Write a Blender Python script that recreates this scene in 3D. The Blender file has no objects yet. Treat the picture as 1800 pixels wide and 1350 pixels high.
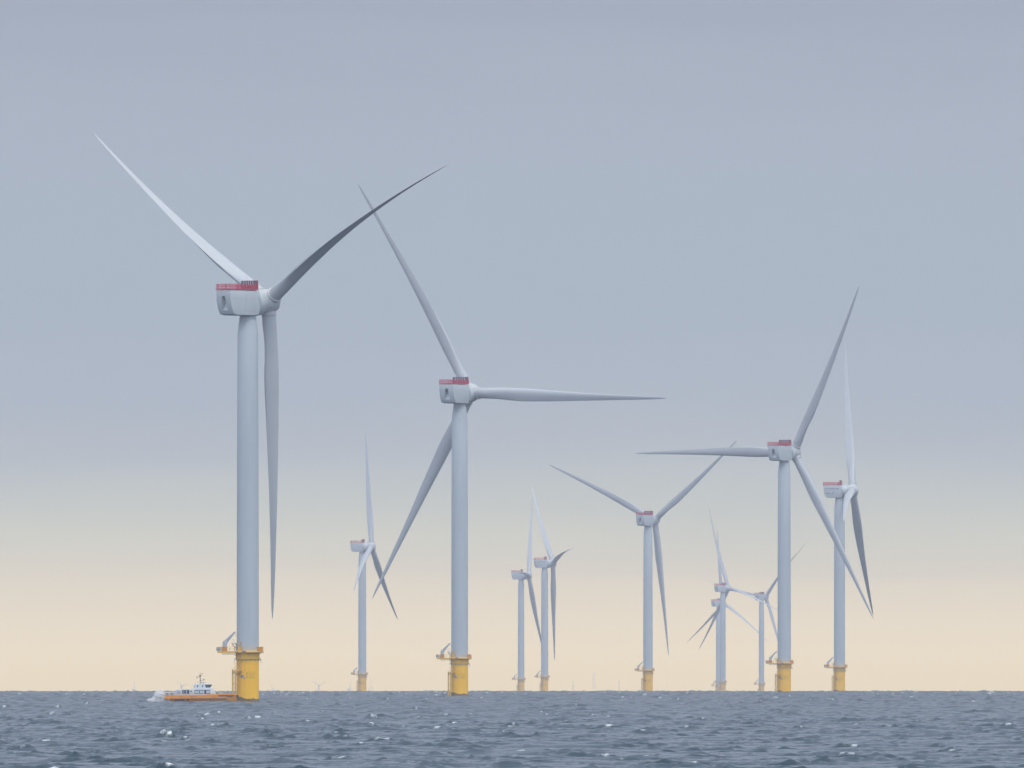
import bpy, bmesh, math, random
import numpy as np
from mathutils import Vector, Matrix, noise
random.seed(7)
S = bpy.context.scene
COL = S.collection
RE = 7.4e6                # effective earth radius
F = 29750.0               # focal length in photo pixels (1800 wide)
EYE = 9.6

# ------------------------------------------------------------------ camera
cd = bpy.data.cameras.new('camera'); cam = bpy.data.objects.new('camera', cd); COL.objects.link(cam)
cam.location = (0, 0, EYE); cam.rotation_euler = (math.pi/2, 0, 0)
cd.sensor_width = 36; cd.lens = 595; cd.shift_y = (1168-675)/1800
cd.clip_start = 1; cd.clip_end = 90000
S.camera = cam

# ------------------------------------------------------------------ world
SUN_DIR = Vector((0.42, -0.42, 0.85)).normalized()
w = bpy.data.worlds.new('World'); S.world = w; w.use_nodes = True
nt = w.node_tree; N = nt.nodes; L = nt.links; N.clear()
def nd(nodes, t, **k):
    n = nodes.new(t)
    for a, b in k.items(): setattr(n, a, b)
    return n
def math_(nodes, links, op, a, b=None, c=None):
    n = nodes.new('ShaderNodeMath'); n.operation = op
    for i, v in enumerate((a, b, c)):
        if v is None: continue
        if isinstance(v, (int, float)): n.inputs[i].default_value = v
        else: links.new(v, n.inputs[i])
    return n.outputs[0]
tc = nd(N, 'ShaderNodeTexCoord'); sp = nd(N, 'ShaderNodeSeparateXYZ'); L.new(tc.outputs['Generated'], sp.inputs[0])
sky = nd(N, 'ShaderNodeTexSky', sky_type='NISHITA'); sky.sun_disc = False
sky.sun_elevation = math.asin(SUN_DIR.z); sky.sun_rotation = math.atan2(SUN_DIR.x, SUN_DIR.y)
sky.air_density = 1.0; sky.dust_density = 2.0
# cloud deck unevenness
mp = nd(N, 'ShaderNodeMapping'); mp.inputs['Scale'].default_value = (14, 14, 130); L.new(tc.outputs['Generated'], mp.inputs[0])
nz = nd(N, 'ShaderNodeTexNoise'); nz.inputs['Scale'].default_value = 2.2; nz.inputs['Detail'].default_value = 3; nz.inputs['Roughness'].default_value = .45
L.new(mp.outputs[0], nz.inputs['Vector'])
wob = math_(N, L, 'MULTIPLY', math_(N, L, 'SUBTRACT', nz.outputs[0], .5), math_(N, L, 'MULTIPLY', sp.outputs[2], .20))
zz = math_(N, L, 'ADD', sp.outputs[2], wob)
mr = nd(N, 'ShaderNodeMapRange'); mr.inputs['From Min'].default_value = -0.002; mr.inputs['From Max'].default_value = 0.048
L.new(zz, mr.inputs['Value'])
def srgb(c): return tuple(((v/255)/12.92 if v/255 <= .04045 else ((v/255+.055)/1.055)**2.4) for v in c)
HAZE_D = 3.9e-5
BOX_TOP = 222.0; BOX_R = 42500.0
AIR = (0.433, 0.470, 0.565)           # measured colour of the lit air
# colours of the sky as the photograph shows them, by picture row; the air in front is taken off
ROWS = [(1216, (229,216,196)), (1190, (230,218,199)), (1150, (231,219,201)), (1100, (228,218,203)), (1050, (222,214,202)), (1000, (215,210,202)),
        (950, (207,207,202)), (900, (199,202,201)), (850, (192,197,201)), (800, (185,191,200)), (700, (178,186,199)), (600, (174,184,198)), (450, (173,184,198)), (300, (173,183,198)), (150, (171,180,195)), (0, (166,175,191))]
R2 = []                                  # finer steps low down, with one where the sight line begins to leave through the top of the haze
for (ya, ca), (yb, cb_) in zip(ROWS, ROWS[1:]):
    R2.append((ya, ca))
    for yk in ([1037, 1019.3, 1009] if (ya, yb) == (1050, 1000) else [(ya+yb)/2] if 800 <= yb < 1000 or yb == 700 else []):
        f = (ya-yk)/(ya-yb); R2.append((yk, tuple(p+(q-p)*f for p, q in zip(ca, cb_))))
ROWS = R2+[ROWS[-1]]
ramp = nd(N, 'ShaderNodeValToRGB'); L.new(mr.outputs[0], ramp.inputs[0])
el = ramp.color_ramp.elements
first = True
for y, c in ROWS:
    tan = (1168-y)/F
    dist = BOX_R if tan <= 0 else min(BOX_R, (BOX_TOP-EYE)/tan)
    T = math.exp(-HAZE_D*dist)
    lc = [(v-a*(1-T))/T for v, a in zip(srgb(c), AIR)]
    pos = (tan+0.002)/0.05
    pos = max(0, pos)
    if first: e = el[0]; e.position = pos; el.remove(el[1]); first = False
    else: e = el.new(pos)
    e.color = (*[v/4 for v in lc], 1)
vm = nd(N, 'ShaderNodeVectorMath', operation='SCALE'); L.new(ramp.outputs[0], vm.inputs[0]); vm.inputs['Scale'].default_value = 4
# higher cloud deck (outside the frame): lighter towards the zenith, with broken structure
nz2 = nd(N, 'ShaderNodeTexNoise'); nz2.inputs['Scale'].default_value = 4; nz2.inputs['Detail'].default_value = 5
mp2 = nd(N, 'ShaderNodeMapping'); mp2.inputs['Scale'].default_value = (1, 1, 3.5); L.new(tc.outputs['Generated'], mp2.inputs[0]); L.new(mp2.outputs[0], nz2.inputs['Vector'])
up = nd(N, 'ShaderNodeValToRGB'); L.new(math_(N, L, 'ADD', sp.outputs[2], math_(N, L, 'MULTIPLY', math_(N, L, 'SUBTRACT', nz2.outputs[0], .5), .10)), up.inputs[0])
u = up.color_ramp.elements
u[0].position = .03; u[0].color = (.37, .43, .53, 1); u[1].position = 1; u[1].color = (1.20, 1.20, 1.20, 1)
e = u.new(.12); e.color = (.52, .59, .73, 1); e = u.new(.35); e.color = (.53, .62, .78, 1); e = u.new(.6); e.color = (.70, .78, .89, 1)
mf = nd(N, 'ShaderNodeMapRange', interpolation_type='SMOOTHSTEP'); L.new(sp.outputs[2], mf.inputs['Value']); mf.inputs['From Min'].default_value = .04; mf.inputs['From Max'].default_value = .09
mx = nd(N, 'ShaderNodeMix', data_type='RGBA'); L.new(mf.outputs[0], mx.inputs[0]); L.new(vm.outputs[0], mx.inputs[6]); L.new(up.outputs[0], mx.inputs[7])
bk = nd(N, 'ShaderNodeMapRange', interpolation_type='SMOOTHSTEP'); L.new(sp.outputs[1], bk.inputs['Value'])   # unseen sky behind the camera, brightened to light the turbines
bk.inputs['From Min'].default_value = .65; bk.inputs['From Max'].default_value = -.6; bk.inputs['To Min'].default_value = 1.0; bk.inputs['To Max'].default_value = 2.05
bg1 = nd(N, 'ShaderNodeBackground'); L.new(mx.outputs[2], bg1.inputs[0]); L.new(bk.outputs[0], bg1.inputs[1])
bg2 = nd(N, 'ShaderNodeBackground'); L.new(sky.outputs[0], bg2.inputs[0]); bg2.inputs[1].default_value = 0.05
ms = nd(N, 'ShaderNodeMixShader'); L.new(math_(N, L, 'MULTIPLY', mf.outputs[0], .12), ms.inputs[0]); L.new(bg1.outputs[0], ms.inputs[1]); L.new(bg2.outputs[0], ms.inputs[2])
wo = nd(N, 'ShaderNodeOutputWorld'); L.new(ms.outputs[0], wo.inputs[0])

# ------------------------------------------------------------------ sun (veiled by the cloud deck)
sd = bpy.data.lights.new('sun', 'SUN'); so = bpy.data.objects.new('sun', sd); COL.objects.link(so)
sd.energy = 1.1; sd.angle = math.radians(14); sd.color = (1.0, .95, .88)
so.rotation_euler = SUN_DIR.to_track_quat('Z', 'Y').to_euler(); so.location = (0, 0, 400)

# ------------------------------------------------------------------ render / exposure
S.view_settings.view_transform = 'Standard'; S.view_settings.look = 'None'; S.view_settings.exposure = 0; S.view_settings.gamma = 1
S.cycles.use_denoising = True
S.cycles.max_bounces = 6; S.cycles.diffuse_bounces = 3; S.cycles.glossy_bounces = 3; S.cycles.transmission_bounces = 2
S.cycles.volume_bounces = 1
S.cycles.caustics_reflective = False

# ------------------------------------------------------------------ materials
def mat(name, col, rough=.5, metal=0, dirt=0, dscale=.6, dcol=None, stretch=(1, 1, 1), bump=0, bscale=6):
    m = bpy.data.materials.new(name); m.use_nodes = True
    n = m.node_tree.nodes; l = m.node_tree.links; b = n['Principled BSDF']
    b.inputs['Roughness'].default_value = rough; b.inputs['Metallic'].default_value = metal
    tcx = n.new('ShaderNodeTexCoord')
    if dirt:
        mpp = n.new('ShaderNodeMapping'); mpp.inputs['Scale'].default_value = stretch; l.new(tcx.outputs['Object'], mpp.inputs[0])
        t = n.new('ShaderNodeTexNoise'); t.inputs['Scale'].default_value = dscale; t.inputs['Detail'].default_value = 6; t.inputs['Roughness'].default_value = .6
        l.new(mpp.outputs[0], t.inputs['Vector'])
        r = n.new('ShaderNodeMapRange'); r.inputs['From Min'].default_value = .42; r.inputs['From Max'].default_value = .72; l.new(t.outputs[0], r.inputs['Value'])
        r.inputs['To Max'].default_value = dirt
        x = n.new('ShaderNodeMix'); x.data_type = 'RGBA'; l.new(r.outputs[0], x.inputs[0]); x.inputs[6].default_value = (*col, 1)
        x.inputs[7].default_value = (*(dcol or [c*.55 for c in col]), 1); l.new(x.outputs[2], b.inputs['Base Color'])
    else: b.inputs['Base Color'].default_value = (*col, 1)
    if bump:
        t = n.new('ShaderNodeTexNoise'); t.inputs['Scale'].default_value = bscale; l.new(tcx.outputs['Object'], t.inputs['Vector'])
        bp = n.new('ShaderNodeBump'); bp.inputs['Strength'].default_value = bump; bp.inputs['Distance'].default_value = .02
        l.new(t.outputs[0], bp.inputs['Height']); l.new(bp.outputs[0], b.inputs['Normal'])
    return m
M = dict(
 tower=mat('tower_paint', (.445, .495, .53), .45, dirt=.18, dscale=.5, stretch=(1, 1, .12)),
 nac=mat('nacelle_fibreglass', (.49, .53, .56), .4, dirt=.15, dscale=.35, stretch=(1, 1, .4)),
 blade=mat('blade_gelcoat', (.445, .47, .50), .38, dirt=.12, dscale=.12),
 hub=mat('hub_fibreglass', (.49, .515, .53), .38, dirt=.12, dscale=.3),
 yellow=mat('yellow_coating', (.97, .52, .003), .55, dirt=.22, dscale=.7, dcol=(.62, .35, .05), stretch=(1, 1, .2)),
 yel2=mat('yellow_steelwork', (.72, .43, .06), .5, dirt=.5, dscale=1.5, dcol=(.35, .24, .10)),
 stain=mat('splash_zone_growth', (.20, .13, .05), .8, dirt=.8, dscale=3, dcol=(.07, .06, .035), bump=.5),
 red=mat('red_railing', (.50, .035, .095), .5, dirt=.3, dscale=1),
 cool=mat('radiator_core', (.06, .085, .13), .5, dirt=.4, dscale=3),
 white=mat('white_paint', (.60, .63, .65), .4, dirt=.15, dscale=1.2),
 grey=mat('galvanised_steel', (.33, .36, .40), .45, metal=.3, dirt=.4, dscale=2),
 crane=mat('crane_grey_paint', (.36, .40, .45), .45, dirt=.25, dscale=1),
 dark=mat('black_rubber', (.018, .019, .022), .7, dirt=.5, dscale=2, dcol=(.05, .05, .05)),
 navy=mat('navy_paint', (.014, .02, .045), .45, dirt=.3, dscale=2, dcol=(.04, .05, .07)),
 orange=mat('orange_hull_paint', (.80, .28, .006), .42, dirt=.4, dscale=.9, dcol=(.6, .19, .04), stretch=(1, 1, 2)),
 crate=mat('orange_crate', (.72, .30, .04), .6, dirt=.7, dscale=2.5, dcol=(.3, .16, .06)),
 maroon=mat('maroon_sign', (.16, .02, .04), .6),
 blue=mat('blue_sign', (.02, .06, .18), .5),
 letter=mat('dark_lettering', (.05, .08, .16), .5),
 line=mat('dark_marking', (.22, .10, .03), .6),
 tri=mat('warning_marking', (.30, .25, .06), .6),
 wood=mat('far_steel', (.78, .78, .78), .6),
 glass=None)
g = bpy.data.materials.new('cabin_glass'); g.use_nodes = True; b = g.node_tree.nodes['Principled BSDF']
b.inputs['Base Color'].default_value = (.02, .035, .06, 1); b.inputs['Roughness'].default_value = .06; b.inputs['Specular IOR Level'].default_value = .8
M['glass'] = g
for k_ in ('yellow', 'yel2', 'orange', 'red'): M[k_].node_tree.nodes['Principled BSDF'].inputs['Specular IOR Level'].default_value = .25
M['pane'] = mat('reflecting_pane', (.50, .60, .66), .15)

# ------------------------------------------------------------------ mesh builder
class MB:
    def __init__(s): s.v = []; s.f = []
    def add(s, vs, fs):
        o = len(s.v); s.v += [tuple(v) for v in vs]; s.f += [tuple(i+o for i in f) for f in fs]; return s
    def box(s, x0, x1, y0, y1, z0, z1):
        return s.add([(x0,y0,z0),(x1,y0,z0),(x1,y1,z0),(x0,y1,z0),(x0,y0,z1),(x1,y0,z1),(x1,y1,z1),(x0,y1,z1)],
                     [(0,3,2,1),(4,5,6,7),(0,1,5,4),(1,2,6,5),(2,3,7,6),(3,0,4,7)])
    def bar(s, p, q, r0, r1=None, n=8):
        p = Vector(p); q = Vector(q); r1 = r0 if r1 is None else r1
        d = (q-p).normalized(); a = d.orthogonal().normalized(); b = d.cross(a)
        vs = []
        for c, r in ((p, r0), (q, r1)):
            for i in range(n):
                t = 2*math.pi*i/n + math.pi/n; vs.append(c + a*math.cos(t)*r + b*math.sin(t)*r)
        return s.add(vs, [tuple(range(n))[::-1], tuple(range(n, 2*n))] + [(i, (i+1) % n, n+(i+1) % n, n+i) for i in range(n)])
    def lathe(s, prof, n=48, cap=True):      # prof: (r, z)
        vs = []
        for r, z in prof:
            for i in range(n):
                t = 2*math.pi*i/n; vs.append((r*math.cos(t), r*math.sin(t), z))
        fs = [(k*n+i, k*n+(i+1) % n, (k+1)*n+(i+1) % n, (k+1)*n+i) for k in range(len(prof)-1) for i in range(n)]
        if cap: fs += [tuple(range(n))[::-1], tuple(range((len(prof)-1)*n, len(prof)*n))]
        return s.add(vs, fs)
    def prism(s, poly, a0, a1, axis='y'):     # poly in the two other axes, order (x,z) / (y,z) / (x,y)
        n = len(poly); vs = []
        for a in (a0, a1):
            for p, q in poly:
                vs.append((p, a, q) if axis == 'y' else (a, p, q) if axis == 'x' else (p, q, a))
        s.add(vs, [tuple(range(n)), tuple(range(2*n-1, n-1, -1))] + [(i, n+i, n+(i+1) % n, (i+1) % n) for i in range(n)])
        return s
    def rotz(s, a, k=0):
        c, d = math.cos(a), math.sin(a)
        s.v[k:] = [(x*c-y*d, x*d+y*c, z) for x, y, z in s.v[k:]]; return s
    def mesh(s, name, m, bevel=0, sharp=35, seg=2):
        me = bpy.data.meshes.new(name); me.from_pydata(s.v, [], s.f)
        bm = bmesh.new(); bm.from_mesh(me); bmesh.ops.recalc_face_normals(bm, faces=bm.faces)
        if bevel:
            es = [e for e in bm.edges if len(e.link_faces) == 2 and e.calc_face_angle(0) > .5]
            bmesh.ops.bevel(bm, geom=es, offset=bevel, segments=seg, profile=.5, affect='EDGES', clamp_overlap=True)
        bm.to_mesh(me); bm.free(); me.materials.append(m)
        me.shade_smooth(); me.set_sharp_from_angle(angle=math.radians(sharp)); return me
def link(name, me, parent=None, mat4=None):
    o = bpy.data.objects.new(name, me); COL.objects.link(o)
    if parent: o.parent = parent
    if mat4 is not None: o.matrix_local = mat4
    return o
def empty(name, loc, label, cat, group=None):
    o = bpy.data.objects.new(name, None); COL.objects.link(o); o.location = loc; o.empty_display_size = 5
    o['label'] = label; o['category'] = cat
    if group: o['group'] = group
    return o

# ------------------------------------------------------------------ the sea: one curved sheet with real waves
R_ = np.concatenate([np.array([40, 400, 900, 1200]), 1400*np.exp(np.arange(0, math.log(3200/1400), .00036)), 3200*np.exp(np.arange(.0004, math.log(13200/3200), .00066)), np.array([13600, 15000, 18000, 22000, 27000, 33000, 40000])])
fine = np.radians(np.arange(-1.84, 1.84, .0056))
gr = []; a_, st = math.radians(1.84), math.radians(.0056)
while a_ < math.radians(4.2): gr.append(a_); st *= 1.03; st = min(st, math.radians(.05)); a_ += st
while a_ < math.pi: gr.append(a_); st *= 1.4; st = min(st, math.radians(12)); a_ += st
gr = np.array(gr); TH = np.concatenate([-gr[::-1], fine, gr]).astype(np.float64)
nr, nc = len(R_), len(TH)
X = R_[:, None]*np.sin(TH)[None, :]; Y = R_[:, None]*np.cos(TH)[None, :]
rng = np.random.default_rng(11)
K = 150
lam = np.exp(rng.uniform(math.log(1.1), math.log(38), K)); lam.sort()
wd = math.radians(203) ; spread = rng.normal(0, 1, K)*np.where(lam < 12, .58, .42)
dirx = np.sin(wd+spread); diry = np.cos(wd+spread)
kk = 2*math.pi/lam
slope = .023*np.where(lam < 9, 1, (9/lam)**.8)      # each wave's steepness by wavelength
amp = slope/kk*np.exp(rng.normal(0, .25, K))
ph = rng.uniform(0, 2*math.pi, K)
Z = np.zeros((nr, nc), np.float32); DX = Z.copy(); DY = Z.copy(); FD = Z.copy()
step = np.gradient(R_)
gust = np.zeros((nr, nc), np.float32)
for a1, a2, a3 in [(430, 900, .3), (260, 700, 1.9), (170, 380, 4.0), (90, 210, 2.2)]:
    gust += (np.sin(X/a1+a3+1.3*np.sin(Y/a2/1.7))*np.sin(Y/a2+a3*2+1.1*np.sin(X/a1/1.3))).astype(np.float32)*.28
ROUGH = (.72+.26*np.clip((R_-1500)/2300, 0, 1)+.42*np.clip((R_-5200)/4500, 0, 1)).astype(np.float32)      # the wind sea builds up further offshore
grp = np.zeros((nr, nc), np.float32)                                 # wave groups: steep patches between calmer water
for lg in np.exp(rng.uniform(math.log(7), math.log(70), 22)):
    tg = rng.uniform(0, math.pi); kg = 2*math.pi/lg
    grp += np.cos(np.remainder((X*math.sin(tg)*1.0+Y*math.cos(tg))*kg+rng.uniform(0, 6.28), 2*math.pi).astype(np.float32))*.302
grp = np.minimum(np.exp(.72*grp-.27), 2.8).astype(np.float32)
coarse = np.exp(-(np.maximum(0, np.abs(TH)-math.radians(4))/math.radians(3))**2).astype(np.float32)
rowfade = np.where((R_ < 1390) | (R_ > 13300), 0., 1.).astype(np.float32)
for k in range(K):
    rf = rowfade.copy()
    rf *= ROUGH
    ok = rf > .01
    if not ok.any(): continue
    p = ((X[ok]*dirx[k]+Y[ok]*diry[k])*kk[k]+ph[k])
    p = np.remainder(p, 2*math.pi).astype(np.float32)
    c = np.cos(p)*rf[ok][:, None]*np.float32(amp[k]); s_ = np.sin(p)*rf[ok][:, None]*np.float32(amp[k])
    if lam[k] < 9:
        m_ = (1+.4*gust[ok])*grp[ok]; c *= m_; s_ *= m_
    Z[ok] += c; DX[ok] -= s_*np.float32(dirx[k]); DY[ok] -= s_*np.float32(diry[k]); FD[ok] += c*np.float32(kk[k] if 3.2 < lam[k] < 18 else 0)
Q = 1.0; print('HS', 4*np.sqrt((amp**2/2).sum()), 'slope', np.sqrt(((amp*kk)**2/2).sum()))
zc = (Z*coarse[None, :]).astype(np.float64)
Xd = X+DX*coarse*.7; Yd = Y+DY*coarse*.7
Zd = zc - (X*X+Y*Y)/(2*RE) - .42
# whitecaps where the surface folds, plus churned water by the boat and round the yellow foundation
fs_ = FD.std() if FD.std() > 0 else 1
FD2 = FD/FD.std(axis=1, keepdims=True).clip(1e-6)
foam = np.clip((FD2+gust*1.0-4.9)/.7, 0, 1)
def px(pxx, s): return ((pxx-900)/s, F/s)
def churn(cx, cy, rx, ry, a):
    global foam
    foam = np.maximum(foam, a*np.exp(-(((X-cx)/rx)**2+((Y-cy)/ry)**2)**1.5).astype(np.float32))
D1 = F/5.629
bx, by = px(300, 5.65)
churn(bx-9.3, D1-14, 2.0, 9, .95); churn(bx-3, D1-9, 3.0, 7, .7); churn(bx+2, D1-12, 2, 5, .5)
for cx, cy, rx, ry, a in ((-82, 3600, 1.8, 3.5, .7), (-66, 3300, 1.4, 3, .7), (-16, 3700, 1.6, 3, .6), (62, 3900, 2, 4, .7), (20, 2300, 1.1, 3, .5)): churn(cx, cy, rx, ry, a)
for tx_, s__ in ((435.5, 5.629), (808, 4.265), (1378.5, 3.388), (1475.7, 2.833)):      # water breaking round the foundations
    cx, cy = px(tx_, s__); dd = np.hypot(X-cx, Y-cy)
    foam = np.maximum(foam, (.9*np.exp(-((dd-4.0)/1.3)**2)).astype(np.float32))
V = np.empty((nr*nc, 3), np.float32); V[:, 0] = Xd.ravel(); V[:, 1] = Yd.ravel(); V[:, 2] = Zd.ravel()
ii = np.arange(nr*nc).reshape(nr, nc)
nxt = np.roll(ii, -1, axis=1)
A0 = ii[:-1]; B0 = nxt[:-1]; C0 = nxt[1:]; D0 = ii[1:]
faces = np.stack([A0, D0, C0, B0], -1).reshape(-1, 4)
nv = len(V); V = np.vstack([V, [[0, 0, 0]]]).astype(np.float32)
tri = np.stack([np.full(nc, nv), ii[0], nxt[0]], -1)
me = bpy.data.meshes.new('sea'); me.vertices.add(len(V)); me.vertices.foreach_set('co', V.ravel())
nl = faces.size+tri.size; me.loops.add(nl); me.polygons.add(len(faces)+len(tri))
me.loops.foreach_set('vertex_index', np.concatenate([faces.ravel(), tri[:, ::-1].ravel()]).astype(np.int32))
ls = np.concatenate([np.arange(len(faces))*4, faces.size+np.arange(len(tri))*3]).astype(np.int32)
me.polygons.foreach_set('loop_start', ls)
me.update(calc_edges=False); me.validate()
att = me.attributes.new('foam', 'FLOAT', 'POINT'); att.data.foreach_set('value', np.append(foam.ravel(), 0).astype(np.float32))
me.shade_smooth()
sea = link('sea', me); sea['kind'] = 'structure'; sea['label'] = 'grey blue choppy open sea reaching the horizon'
if me.polygons[0].normal.z < 0: me.flip_normals()
m = bpy.data.materials.new('sea_water'); m.use_nodes = True; n = m.node_tree.nodes; l = m.node_tree.links; b = n['Principled BSDF']
SEA_COL = (.008, .033, .055)
b.inputs['Roughness'].default_value = .10; b.inputs['IOR'].default_value = 1.333
geo = n.new('ShaderNodeNewGeometry')
hs = []
for sc_, st_ in ((.5, .10), (1.5, .07), (5, .025)):
    t = n.new('ShaderNodeTexNoise'); t.inputs['Scale'].default_value = sc_; t.inputs['Detail'].default_value = 4; t.inputs['Roughness'].default_value = .62
    t.inputs['Distortion'].default_value = .6
    l.new(geo.outputs['Position'], t.inputs['Vector']); hs.append(math_(n, l, 'MULTIPLY', t.outputs[0], st_))
pt = n.new('ShaderNodeTexNoise'); pt.inputs['Scale'].default_value = .16; pt.inputs['Detail'].default_value = 3; l.new(geo.outputs['Position'], pt.inputs['Vector'])
pr_ = n.new('ShaderNodeMapRange'); l.new(pt.outputs[0], pr_.inputs['Value']); pr_.inputs['From Min'].default_value = .46; pr_.inputs['From Max'].default_value = .66; pr_.inputs['To Min'].default_value = .35; pr_.inputs['To Max'].default_value = 4.5
hs[0] = math_(n, l, 'MULTIPLY', hs[0], pr_.outputs[0])
hsum = math_(n, l, 'ADD', math_(n, l, 'ADD', hs[0], hs[1]), hs[2])
bp = n.new('ShaderNodeBump'); bp.inputs['Strength'].default_value = 1; bp.inputs['Distance'].default_value = 1.0
sxyz = n.new('ShaderNodeSeparateXYZ'); l.new(geo.outputs['Position'], sxyz.inputs[0])
rg = n.new('ShaderNodeMapRange'); rg.interpolation_type = 'SMOOTHSTEP'; l.new(sxyz.outputs[1], rg.inputs['Value'])     # rougher water offshore
rg.inputs['From Min'].default_value = 1500; rg.inputs['From Max'].default_value = 8000; rg.inputs['To Min'].default_value = 1.2; rg.inputs['To Max'].default_value = 7.0
l.new(rg.outputs[0], bp.inputs['Distance'])
l.new(hsum, bp.inputs['Height']); l.new(bp.outputs[0], b.inputs['Normal'])
at = n.new('ShaderNodeAttribute'); at.attribute_name = 'foam'
t = n.new('ShaderNodeTexNoise'); t.inputs['Scale'].default_value = 1.1; t.inputs['Detail'].default_value = 6; t.inputs['Roughness'].default_value = .7; l.new(geo.outputs['Position'], t.inputs['Vector'])
fm = math_(n, l, 'MULTIPLY', at.outputs['Fac'], math_(n, l, 'MULTIPLY_ADD', t.outputs[0], 5.0, -1.9)); fm.node.use_clamp = True
x = n.new('ShaderNodeMix'); x.data_type = 'RGBA'; l.new(fm, x.inputs[0]); x.inputs[6].default_value = (*SEA_COL, 1); x.inputs[7].default_value = (.72, .77, .80, 1)
l.new(x.outputs[2], b.inputs['Base Color'])
l.new(math_(n, l, 'MULTIPLY_ADD', fm, .6, .10), b.inputs['Roughness'])
me.materials.append(m)
del X, Y, Z, DX, DY, FD, FD2, foam, gust, V, faces, Xd, Yd, Zd, zc

# ------------------------------------------------------------------ turbine parts (meshes shared by every turbine)
BEND = {0: (-4.5, 4), 1: (8.0, 84)}; HUBZ = 125.0; OV = 8.2; RR = 99.6
def ip(x, tab):
    for (a, b_), (c, d) in zip(tab, tab[1:]):
        if x <= c: t = (x-a)/(c-a); t = t*t*(3-2*t) if False else t; return b_+(d-b_)*t
    return tab[-1][1]
def blade_mesh(bend, pitch):
    chord = [(0,4.45),(.05,4.45),(.10,4.65),(.16,5.0),(.22,5.4),(.27,5.35),(.34,4.9),(.45,4.15),(.55,3.4),(.65,2.75),(.75,2.15),(.85,1.6),(.92,1.2),(.97,.75),(1,.16)]
    thick = [(0,1),(.05,1),(.10,.80),(.16,.54),(.22,.38),(.3,.29),(.45,.26),(.65,.22),(1,.18)]
    twist = [(0,17),(.1,16),(.2,12.5),(.35,8),(.5,4.5),(.7,1.5),(1,-1)]
    pax = [(0,.5),(.1,.5),(.22,.46),(.45,.38),(.8,.33),(1,.33)]; flat = [(0,.5),(.15,.5),(.24,.34),(.36,.08),(.42,0),(1,0)]
    circ = [(0,1),(.05,1),(.2,0),(1,0)]
    nS, nP = 72, 36; vs = []
    for i in range(nS+1):
        t = i/nS; t = t if t < .9 else .9+.1*(1-(1-(t-.9)/.1)**1.0)
        c = ip(t, chord); th = ip(t, thick)*c; tw = math.radians(ip(t, twist)); pr = math.radians(pitch); ci = ip(t, circ)
        r = 2.4+t*(RR-2.4)
        ax = bend*t**2.0
        sw = 0.35*math.sin(math.pi*min(1, t*1.6)) if t < .62 else 0
        for j in range(nP):
            a = 2*math.pi*j/nP
            xc = .5*(1+math.cos(a))                 # 1 = trailing edge, 0 = leading edge
            yt = 5*.2*(.2969*math.sqrt(max(xc, 0))-.126*xc-.3516*xc*xc+.2843*xc**3-.1036*xc**4)*(th/c)/.2*1.0
            side = 1 if math.sin(a) >= 0 else -1
            camb = .035*(1-(2*xc-.8)**2)*(1-ci)
            ya = (-camb + (yt*.78 if side > 0 else -yt*1.22))*c
            xa = (xc-ip(t, pax))*c
            if side > 0: ya += ip(t, flat)*xc*(1-ci)
            else: ya -= ip(t, flat)*xc*(1-ci)
            yc = .5*math.sin(a)*th; xcirc = .5*math.cos(a)*c
            X_ = xa*(1-ci)+xcirc*ci; Y_ = ya*(1-ci)+yc*ci
            X_ += sw*0
            xl, yl = X_*math.cos(tw)+Y_*math.sin(tw), -X_*math.sin(tw)+Y_*math.cos(tw)+ax
            vs.append((xl*math.cos(pr)+yl*math.sin(pr), -xl*math.sin(pr)+yl*math.cos(pr), r))
    fs = [(k*nP+i, k*nP+(i+1) % nP, (k+1)*nP+(i+1) % nP, (k+1)*nP+i) for k in range(nS) for i in range(nP)]
    fs += [tuple(range(nP))[::-1], tuple(range(nS*nP, (nS+1)*nP))]
    mb = MB(); mb.add(vs, fs)
    return mb.mesh('blade', M['blade'], sharp=60)
BLADES = {}
def blade_for(bend, pitch):
    k = (bend, pitch)
    if k not in BLADES: BLADES[k] = blade_mesh(*k)
    return BLADES[k]
# root collar: sub-part of each blade
P_collar = MB().lathe([(2.36, 2.4), (2.36, 4.0), (2.40, 4.02), (2.60, 4.05), (2.60, 4.25), (2.50, 4.30), (2.2, 4.31)], 48, False).mesh('root_collar', M['hub'])

def nacelle():
    prof = [(-9.8, 3.1), (-9.78, 1.2), (-9.55, -.8), (-9.1, -2.6), (-8.3, -4.25), (-6.5, -4.55), (0.4, -4.6), (1.7, -4.3), (2.15, -2.4), (2.25, .6), (2.0, 2.4), (1.6, 3.1)]
    mb = MB().prism(prof, -3.6, 3.6, 'x')
    me = mb.mesh('nacelle', M['nac'], bevel=.22, seg=3)
    cut = MB().add([(-.75, -10.6, 1.4), (.75, -10.6, 1.4), (1.35, -10.6, -3.0), (-1.35, -10.6, -3.0),
                    (-.75, -6.9, 1.4), (.75, -6.9, 1.4), (1.35, -8.9, -3.0), (-1.35, -8.9, -3.0)],
                   [(0,1,2,3), (7,6,5,4), (0,4,5,1), (1,5,6,2), (2,6,7,3), (3,7,4,0)]).mesh('cut', M['nac'])
    oa = bpy.data.objects.new('tmp_a', me); ob = bpy.data.objects.new('tmp_b', cut); COL.objects.link(oa); COL.objects.link(ob)
    md = oa.modifiers.new('b', 'BOOLEAN'); md.operation = 'DIFFERENCE'; md.object = ob; md.solver = 'EXACT'
    dg = bpy.context.evaluated_depsgraph_get(); out = bpy.data.meshes.new_from_object(oa.evaluated_get(dg)); out.name = 'nacelle'
    bpy.data.objects.remove(oa); bpy.data.objects.remove(ob)
    out.set_sharp_from_angle(angle=math.radians(35)); return out
P_nac = nacelle()
mb = MB()          # panel joints and service hatches of the nacelle side
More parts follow.
